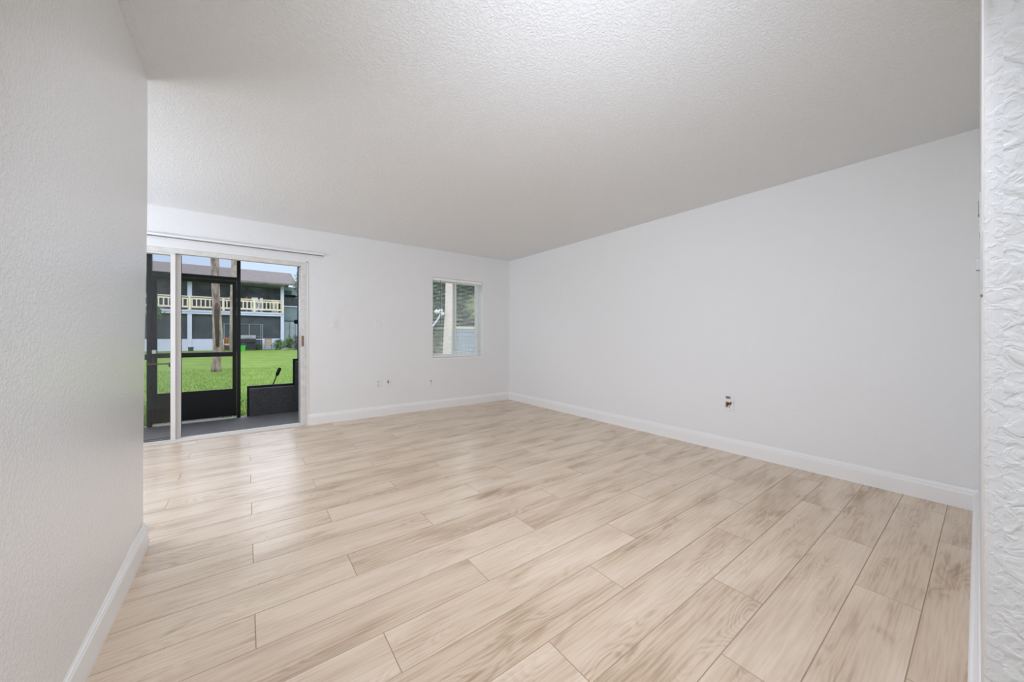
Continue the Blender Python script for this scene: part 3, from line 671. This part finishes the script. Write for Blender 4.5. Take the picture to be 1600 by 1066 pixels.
half_umbrella(-0.92, 4.05, 0.36, 0.27, 'red_cloth', 'balcony_umbrella', 'salmon red umbrella top showing above the railing right of the tree trunk', 'umbrella')
half_umbrella(0.02, 4.03, 0.26, 0.25, 'red_cloth', 'balcony_umbrella', 'reddish umbrella top above the railing just right of the patio post', 'umbrella')
tag(MB().box(0.32, 0.72, BY + 0.3, BY + 0.7, 3.02, 4.2).build('white_cabinet', M['white_stuff'], bevel=0.03), 'white cabinet top showing above the balcony railing', 'cabinet')
tag(MB().box(0.85, 1.05, BY + 0.4, BY + 0.7, 3.02, 4.2).build('storage_box', M['blue_paint'], bevel=0.03), 'narrow pale box behind the balcony railing beside the white cabinet', 'box')
tag(MB().box(1.62, 2.1, BY + 0.5, BY + 0.9, 3.02, 4.10).build('balcony_bench', M['cushion'], bevel=0.03), 'low pale bench back behind the right end of the balcony railing', 'bench')

# garden things in front of that building
def chair(x, y, wdt, h, mt, label, tilt=0.0):
    z0 = gz(y); t = empty('garden_chair', (x, y, z0), label, 'chair'); hw = wdt / 2; sh = h * 0.48
    for sx in (-1, 1):
        MB().box(x + sx * hw - 0.03 * (sx > 0) - 0.0, x + sx * hw + 0.03 * (sx < 0), y - 0.22, y - 0.18, z0, z0 + sh).build('leg', M[mt], t)
        MB().box(x + sx * hw - 0.03 * (sx > 0), x + sx * hw + 0.03 * (sx < 0), y + 0.18, y + 0.22, z0, z0 + h).build('leg', M[mt], t)
    m = MB(); m.box(x - hw, x + hw, y + 0.17, y + 0.21, z0 + h - 0.10, z0 + h); m.box(x - hw, x + hw, y + 0.17, y + 0.21, z0 + sh + 0.06, z0 + sh + 0.12)
    for k in range(5):
        xx_ = x - hw + wdt * (k + 0.5) / 5; m.box(xx_ - 0.03, xx_ + 0.03, y + 0.175, y + 0.2, z0 + sh + 0.1, z0 + h - 0.08)
    m.build('backrest', M[mt], t)
    MB().box(x - hw, x + hw, y - 0.22, y + 0.2, z0 + sh - 0.05, z0 + sh).build('seat', M[mt], t)
    MB().box(x - hw + 0.04, x + hw - 0.04, y - 0.20, y + 0.15, z0 + sh, z0 + sh + 0.06).build('cushion', M['cushion'], t)
chair(1.36, 33.3, 0.46, 0.86, 'wood_pale', 'light wooden slat-back chair on the grass before the blue knee wall')
chair(-0.98, 31.0, 0.50, 0.95, 'wood_chair', 'orange-brown wooden chair on the lawn right of the tree trunk')

gx, gy = 0.10, 32.6; g0 = gz(gy)
t = empty('barbecue_grill', (gx, gy, g0), 'grey barrel barbecue grill with side shelf on the lawn opposite', 'grill')
m = MB(); seg = 12; n0 = len(m.v)
for x_ in (gx - 0.46, gx + 0.46):
    for k in range(seg + 1):
        a = PI * k / seg; m.v.append((x_, gy - 0.30 * math.cos(a), g0 + 0.86 + 0.27 * math.sin(a)))
for k in range(seg): m.f.append((n0 + k, n0 + k + 1, n0 + seg + 2 + k, n0 + seg + 1 + k)); m.mi.append(0)
m.f.append(tuple(range(n0, n0 + seg + 1))); m.f.append(tuple(reversed(range(n0 + seg + 1, n0 + 2 * seg + 2)))); m.mi += [0, 0]
m.build('lid', M['grill_lid'], t)
MB().box(gx - 0.46, gx + 0.46, gy - 0.28, gy + 0.28, g0 + 0.56, g0 + 0.86).build('firebox', M['grill'], t, bevel=0.05)
MB().box(gx - 0.12, gx + 0.42, gy - 0.2, gy + 0.2, g0 + 0.08, g0 + 0.56).build('lower_cabinet', M['grill'], t)
MB().box(gx + 0.46, gx + 0.86, gy - 0.22, gy + 0.22, g0 + 0.80, g0 + 0.84).build('side_shelf', M['white_stuff'], t)
for sx in (-0.42, 0.42):
    for sy in (-0.24, 0.24): MB().box(gx + sx - 0.02, gx + sx + 0.02, gy + sy - 0.02, gy + sy + 0.02, g0, g0 + 0.56).build('leg', M['grill'], t)
MB().tube([(gx - 0.2, gy - 0.36, g0 + 0.95), (gx + 0.2, gy - 0.36, g0 + 0.95)], 0.015, 6).tube([(gx - 0.2, gy - 0.29, g0 + 0.93), (gx - 0.2, gy - 0.36, g0 + 0.95)], 0.01, 6).build('handle', M['grill_lid'], t)
t = empty('green_bucket', (-0.22, 31.6, gz(31.6)), 'bright green plastic bucket standing beside the barbecue grill', 'bucket')
z0 = gz(31.6); MB().tube([(-0.22, 31.6, z0), (-0.22, 31.6, z0 + 0.36)], [0.14, 0.18], 14).build('body', M['green_bucket'], t)
MB().tube([(-0.22, 31.6, z0 + 0.35), (-0.22, 31.6, z0 + 0.39)], 0.195, 14).build('rim', M['green_bucket'], t)
t = empty('utility_box', (-3.10, 33.3, gz(33.3)), 'small dark utility box on the grass before the pale blue knee wall', 'utility box'); z0 = gz(33.3)
MB().box(-3.24, -2.98, 33.2, 33.45, z0, z0 + 0.22).build('body', M['screen'], t, bevel=0.02); MB().box(-3.26, -2.96, 33.18, 33.47, z0 + 0.22, z0 + 0.27).build('lid', M['grill'], t, bevel=0.01)
t = empty('planter_crate', (-3.78, BY + 0.08, 0.97), 'dull green crate resting on top of the knee wall', 'crate')
MB().box(-4.2, -3.75, BY - 0.02, BY + 0.10, 0.972, 1.25).build('body', M['leaf_dark'], t, bevel=0.02)

# ---------------------------------------------------------------- trees and plants
def trunk_obj(name, label, cat, pts, rads, mt, extra=None, group=None):
    t = empty(name, pts[0], label, cat, group)
    MB().tube(pts, rads, 14, jit=0.05).build('trunk', M[mt], t, smooth=True)
    return t
def foliage(m, cx, cy, cz, rx, ry, rz, n, l, w, droop=0.0):
    for i in range(n):
        a, b = random.uniform(0, 2 * PI), math.acos(random.uniform(-1, 1)); r = random.uniform(0.45, 1.0) ** 0.6 * (1 + 0.12 * math.sin(5 * a) * math.cos(4 * b))
        p = (cx + rx * r * math.sin(b) * math.cos(a), cy + ry * r * math.sin(b) * math.sin(a), cz + rz * r * math.cos(b))
        m.leaf(p, (random.gauss(0, 1), random.gauss(0, 1), random.gauss(0, 0.7) - droop), l * random.uniform(0.7, 1.3), w * random.uniform(0.7, 1.3))
    return m
z14 = gz(14.3)
t = trunk_obj('lawn_tree', 'tall bare-trunked tree standing on the lawn before the patio', 'tree',
    [(-0.735, 14.3, z14 - 0.03), (-0.745, 14.3, z14 + 0.2), (-0.735, 14.3, 0.75), (-0.745, 14.3, 1.9), (-0.775, 14.3, 3.0), (-0.80, 14.3, 4.4), (-0.82, 14.3, 6.5), (-0.8, 14.3, 8.2)],
    [0.145, 0.118, 0.095, 0.098, 0.102, 0.105, 0.09, 0.06], 'trunk')
MB().tube([(-0.72, 14.23, 0.80), (-0.722, 14.22, 1.4), (-0.735, 14.21, 1.9), (-0.74, 14.215, 2.15)], [0.045, 0.062, 0.062, 0.03], 8, jit=0.15).build('dark_hollow', M['trunk_dark'], t, smooth=True)
m = foliage(MB(), -0.9, 14.3, 8.3, 2.4, 2.2, 1.6, 1400, 0.26, 0.10)
m.build('crown', M['leaf_mid'], t)
m = MB(); m.tube([(-0.8, 14.3, 7.2), (-1.3, 14.1, 5.6), (-1.38, 14.0, 4.0)], [0.04, 0.025, 0.01], 6); foliage(m, -1.38, 14.0, 3.82, 0.22, 0.2, 0.30, 70, 0.13, 0.035, 0.8)
m.build('low_branch', M['leaf_dark'], t)
trunk_obj('slim_tree', 'slim pale leaning trunk just behind and right of the large trunk', 'tree',
    [(-1.04, 24.0, gz(24) - 0.05), (-1.075, 24.0, 1.35), (-1.17, 24, 2.85), (-1.26, 24, 4.0), (-1.36, 24, 5.2)], [0.09, 0.08, 0.09, 0.08, 0.05], 'trunk_pale')
trunk_obj('palm_trunk', 'pale slender trunk partly hidden by the patio post', 'tree',
    [(-0.60, 24.5, gz(24.5) - 0.05), (-0.60, 24.5, 2.0), (-0.56, 24.5, 3.6), (-0.50, 24.5, 5.6), (-0.46, 24.5, 8)], [0.14, 0.125, 0.14, 0.16, 0.14], 'trunk_pale')

def bush(name, label, x, y, rx, ry, rz, n, l, w, mt, zc=None):
    z0 = gz(y); t = empty(name, (x, y, z0), label, 'shrub' if 'tree' not in name else 'tree')
    zc = z0 + rz * 0.9 if zc is None else zc
    m = MB(); 
    for k in range(5):
        a = random.uniform(0, 2 * PI); m.tube([(x, y, z0 - 0.02), (x + rx * 0.5 * math.cos(a), y + ry * 0.4 * math.sin(a), zc + rz * 0.3)], [0.03, 0.01], 5)
    m.build('stems', M['twig'], t)
    foliage(MB(), x, y, zc, rx, ry, rz, n, l, w).build('foliage', M[mt], t); return t
bush('leafy_shrub', 'green leafy shrub at the foot of the pale corner column', 2.05, 32.9, 0.42, 0.35, 0.42, 500, 0.16, 0.06, 'leaf_mid')
bush('leafy_shrub', 'darker green shrub beside the right building section near the post', 2.74, 33.35, 0.24, 0.35, 0.55, 480, 0.16, 0.06, 'leaf_mid')
bush('leafy_shrub', 'low dark shrub beside the barbecue grill', 0.62, 33.5, 0.35, 0.25, 0.25, 300, 0.14, 0.05, 'leaf_dark')
bush('dry_shrub', 'tangled dry brush pile near the right patio post', 3.20, 32.4, 0.28, 0.28, 0.60, 420, 0.30, 0.03, 'twig')
bush('background_tree', 'green tree rising beside the end of the roof', 3.50, 31.6, 0.62, 0.5, 1.0, 700, 0.22, 0.07, 'leaf_grey', zc=5.25)
bush('climbing_plant', 'green plant climbing at the left end of the balcony fascia', -4.95, 33.2, 0.42, 0.3, 0.42, 380, 0.2, 0.07, 'leaf_mid', zc=2.75)
# fallen branch
tag(MB().tube([(2.05, 31.4, gz(31.4) + 0.04), (2.5, 31.45, gz(31.4) + 0.11), (2.85, 31.5, gz(31.4) + 0.04)], [0.03, 0.035, 0.02], 6).build('fallen_branch', M['trunk_pale']), 'pale fallen branch lying in front of the shrubs', 'branch')

# spiky palmetto left of the screen door
def spiky(name, label, x, y, n, ln, mt, lean=(0.0, 0.0), wd=0.03):
    z0 = gz(y); t = empty(name, (x, y, z0), label, 'plant'); m = MB()
    for i in range(n):
        a = 2 * PI * i / n + random.uniform(-0.2, 0.2); el = random.uniform(0.25, 1.35); l = ln * random.uniform(0.75, 1.1)
        d = Vector((math.cos(a) * math.cos(el), math.sin(a) * math.cos(el), math.sin(el))); p = Vector((x, y, z0 - 0.01)); side = d.cross(Vector((0, 0, 1))).normalized()
        prev = None
        for k in range(6):
            f = k / 5; c = p + d * l * f + Vector((0, 0, -0.35 * l * f * f)); wv = side * wd * (0.4 + 1.2 * f * (1 - f) * 2) * (1 - f * 0.9)
            cur = (c - wv, c + wv)
            if prev: m.quad(prev[0], prev[1], cur[1], cur[0])
            prev = cur
    m.build('leaves', M[mt], t); return t
spiky('spiky_plant', 'spiky grey-green plant outside the patio left of the screen door', -1.78, 8.2, 44, 1.35, 'leaf_grey')
spiky('spiky_plant', 'small bladed plant low in the grass beside the screen door hinge', -1.38, 7.35, 22, 0.62, 'leaf_mid')

# ---------------------------------------------------------------- garden seen through the small window
trunk_obj('pale_tree', 'pale pinkish tree trunk outside the small window', 'tree',
    [(4.40, 9, gz(9) - 0.03), (4.46, 9, 0.55), (4.49, 9, 1.2), (4.53, 9, 1.9), (4.56, 9, 2.9), (4.60, 9, 4.2), (4.6, 9, 6)], [0.155, 0.125, 0.112, 0.112, 0.115, 0.12, 0.1], 'trunk_pink')
t = empty('garden_fence', (7.6, 12, gz(12)), 'pale blue-grey board fence behind the window, right of the trunk', 'fence')
m = MB(); x = 6.15
while x < 11.2:
    m.box(x, x + 0.135, 12, 12.02, gz(12), 1.42); x += 0.145
m.build('boards', M['fence'], t); MB().box(6.1, 11.2, 11.97, 12.05, 1.42, 1.50).build('cap_rail', M['cushion'], t)
for xk in (6.15, 8.0, 9.9): MB().box(xk, xk + 0.1, 12.02, 12.12, gz(12), 1.50).build('post', M['fence'], t)
t = empty('fan_palm', (7.75, 12.9, gz(12.9)), 'yellow-green palm hanging its fronds over the pale fence', 'palm')
MB().tube([(8.0, 12.9, gz(12.9)), (7.9, 12.9, 1.2), (7.75, 12.9, 2.35)], [0.12, 0.10, 0.08], 8).build('trunk', M['trunk'], t)
for fx, fz, a0, a1, L0 in ((7.78, 2.32, 2.5, 4.9, 0.80), (7.86, 2.50, 1.9, 3.3, 0.75), (8.15, 2.25, 4.2, 6.2, 0.7)):
    m = MB()
    for k in range(44):
        a = random.uniform(a0, a1); l = L0 * random.uniform(0.6, 1.0); p = Vector((fx, 12.8, fz)); dy = random.uniform(-0.5, 0.3); prev = None
        for q_ in range(4):
            f = q_ / 3; c = p + Vector((math.cos(a) * l * f, dy * l * f, math.sin(a) * l * f - 0.22 * l * f * f)); s_ = Vector((-math.sin(a), 0, math.cos(a))) * 0.016 * (1 - f * 0.85)
            cur = (c - s_, c + s_)
            if prev: m.quad(prev[0], prev[1], cur[1], cur[0])
            prev = cur
    m.build('frond', M['leaf_yellow'], t)
def hedge_tree(x, y, rx, ry, zc, rz, n, mt, label):
    z0 = gz(y); t = empty('evergreen_tree', (x, y, z0), label, 'tree', 'evergreens beyond the small window')
    MB().tube([(x, y, z0 - 0.05), (x + 0.1, y, zc)], [0.14, 0.08], 8).build('trunk', M['trunk_dark'], t)
    foliage(MB(), x, y, zc, rx, ry, rz, n, 0.30, 0.13).build('crown', M[mt], t)
for i, (x, y, rx, zc, rz, n, mt, lb) in enumerate((
    (6.9, 15.0, 1.4, 3.3, 3.3, 3600, 'leaf_dark', 'dark evergreen left of the pale trunk outside the window'),
    (10.1, 15.4, 1.3, 3.4, 3.4, 3600, 'leaf_dark', 'dark evergreen rising behind the palm and fence'),
    (13.2, 15.8, 1.4, 3.2, 3.2, 3000, 'leaf_mid', 'mid-green tree furthest right behind the fence'),
    (8.4, 20.6, 2.6, 3.6, 3.8, 3600, 'leaf_mid', 'mid-green tree furthest back, rising above the dark backdrop'))):
    hedge_tree(x, y, rx, rx * 0.8, zc, rz, n, mt, lb)
m = MB(); m.box(5.2, 16, 18.2, 18.4, 0, 4.6)  # dark sheet added to block bright sky between the trees
tag(m.build('dark_backdrop', M['screen']), 'dark backdrop added behind the evergreens to close sky gaps', 'wall')
bush('low_shrub', 'low mixed shrub at the foot of the pale trunk outside the window', 4.75, 11.0, 0.7, 0.5, 0.5, 600, 0.14, 0.05, 'leaf_grey')
t = empty('outdoor_light', (3.95, 9.0, gz(9)), 'white twin-headed fixture on a slanting white arm outside the window', 'outdoor light')
MB().tube([(3.55, 9, gz(9)), (3.72, 9, 0.9), (4.02, 9, 1.37), (4.2, 9, 1.60), (4.25, 9, 1.70)], 0.022, 8).build('arm', M['white_stuff'], t, smooth=True)
for i, (hx, hz, r) in enumerate(((4.16, 1.79, 0.075), (4.28, 1.83, 0.06), (4.31, 1.74, 0.07))):
    blob(hx, 9, hz, r, r, r * 0.8, 10, 6, 0.05).build('lamp_head', M['white_stuff'], t, smooth=True)
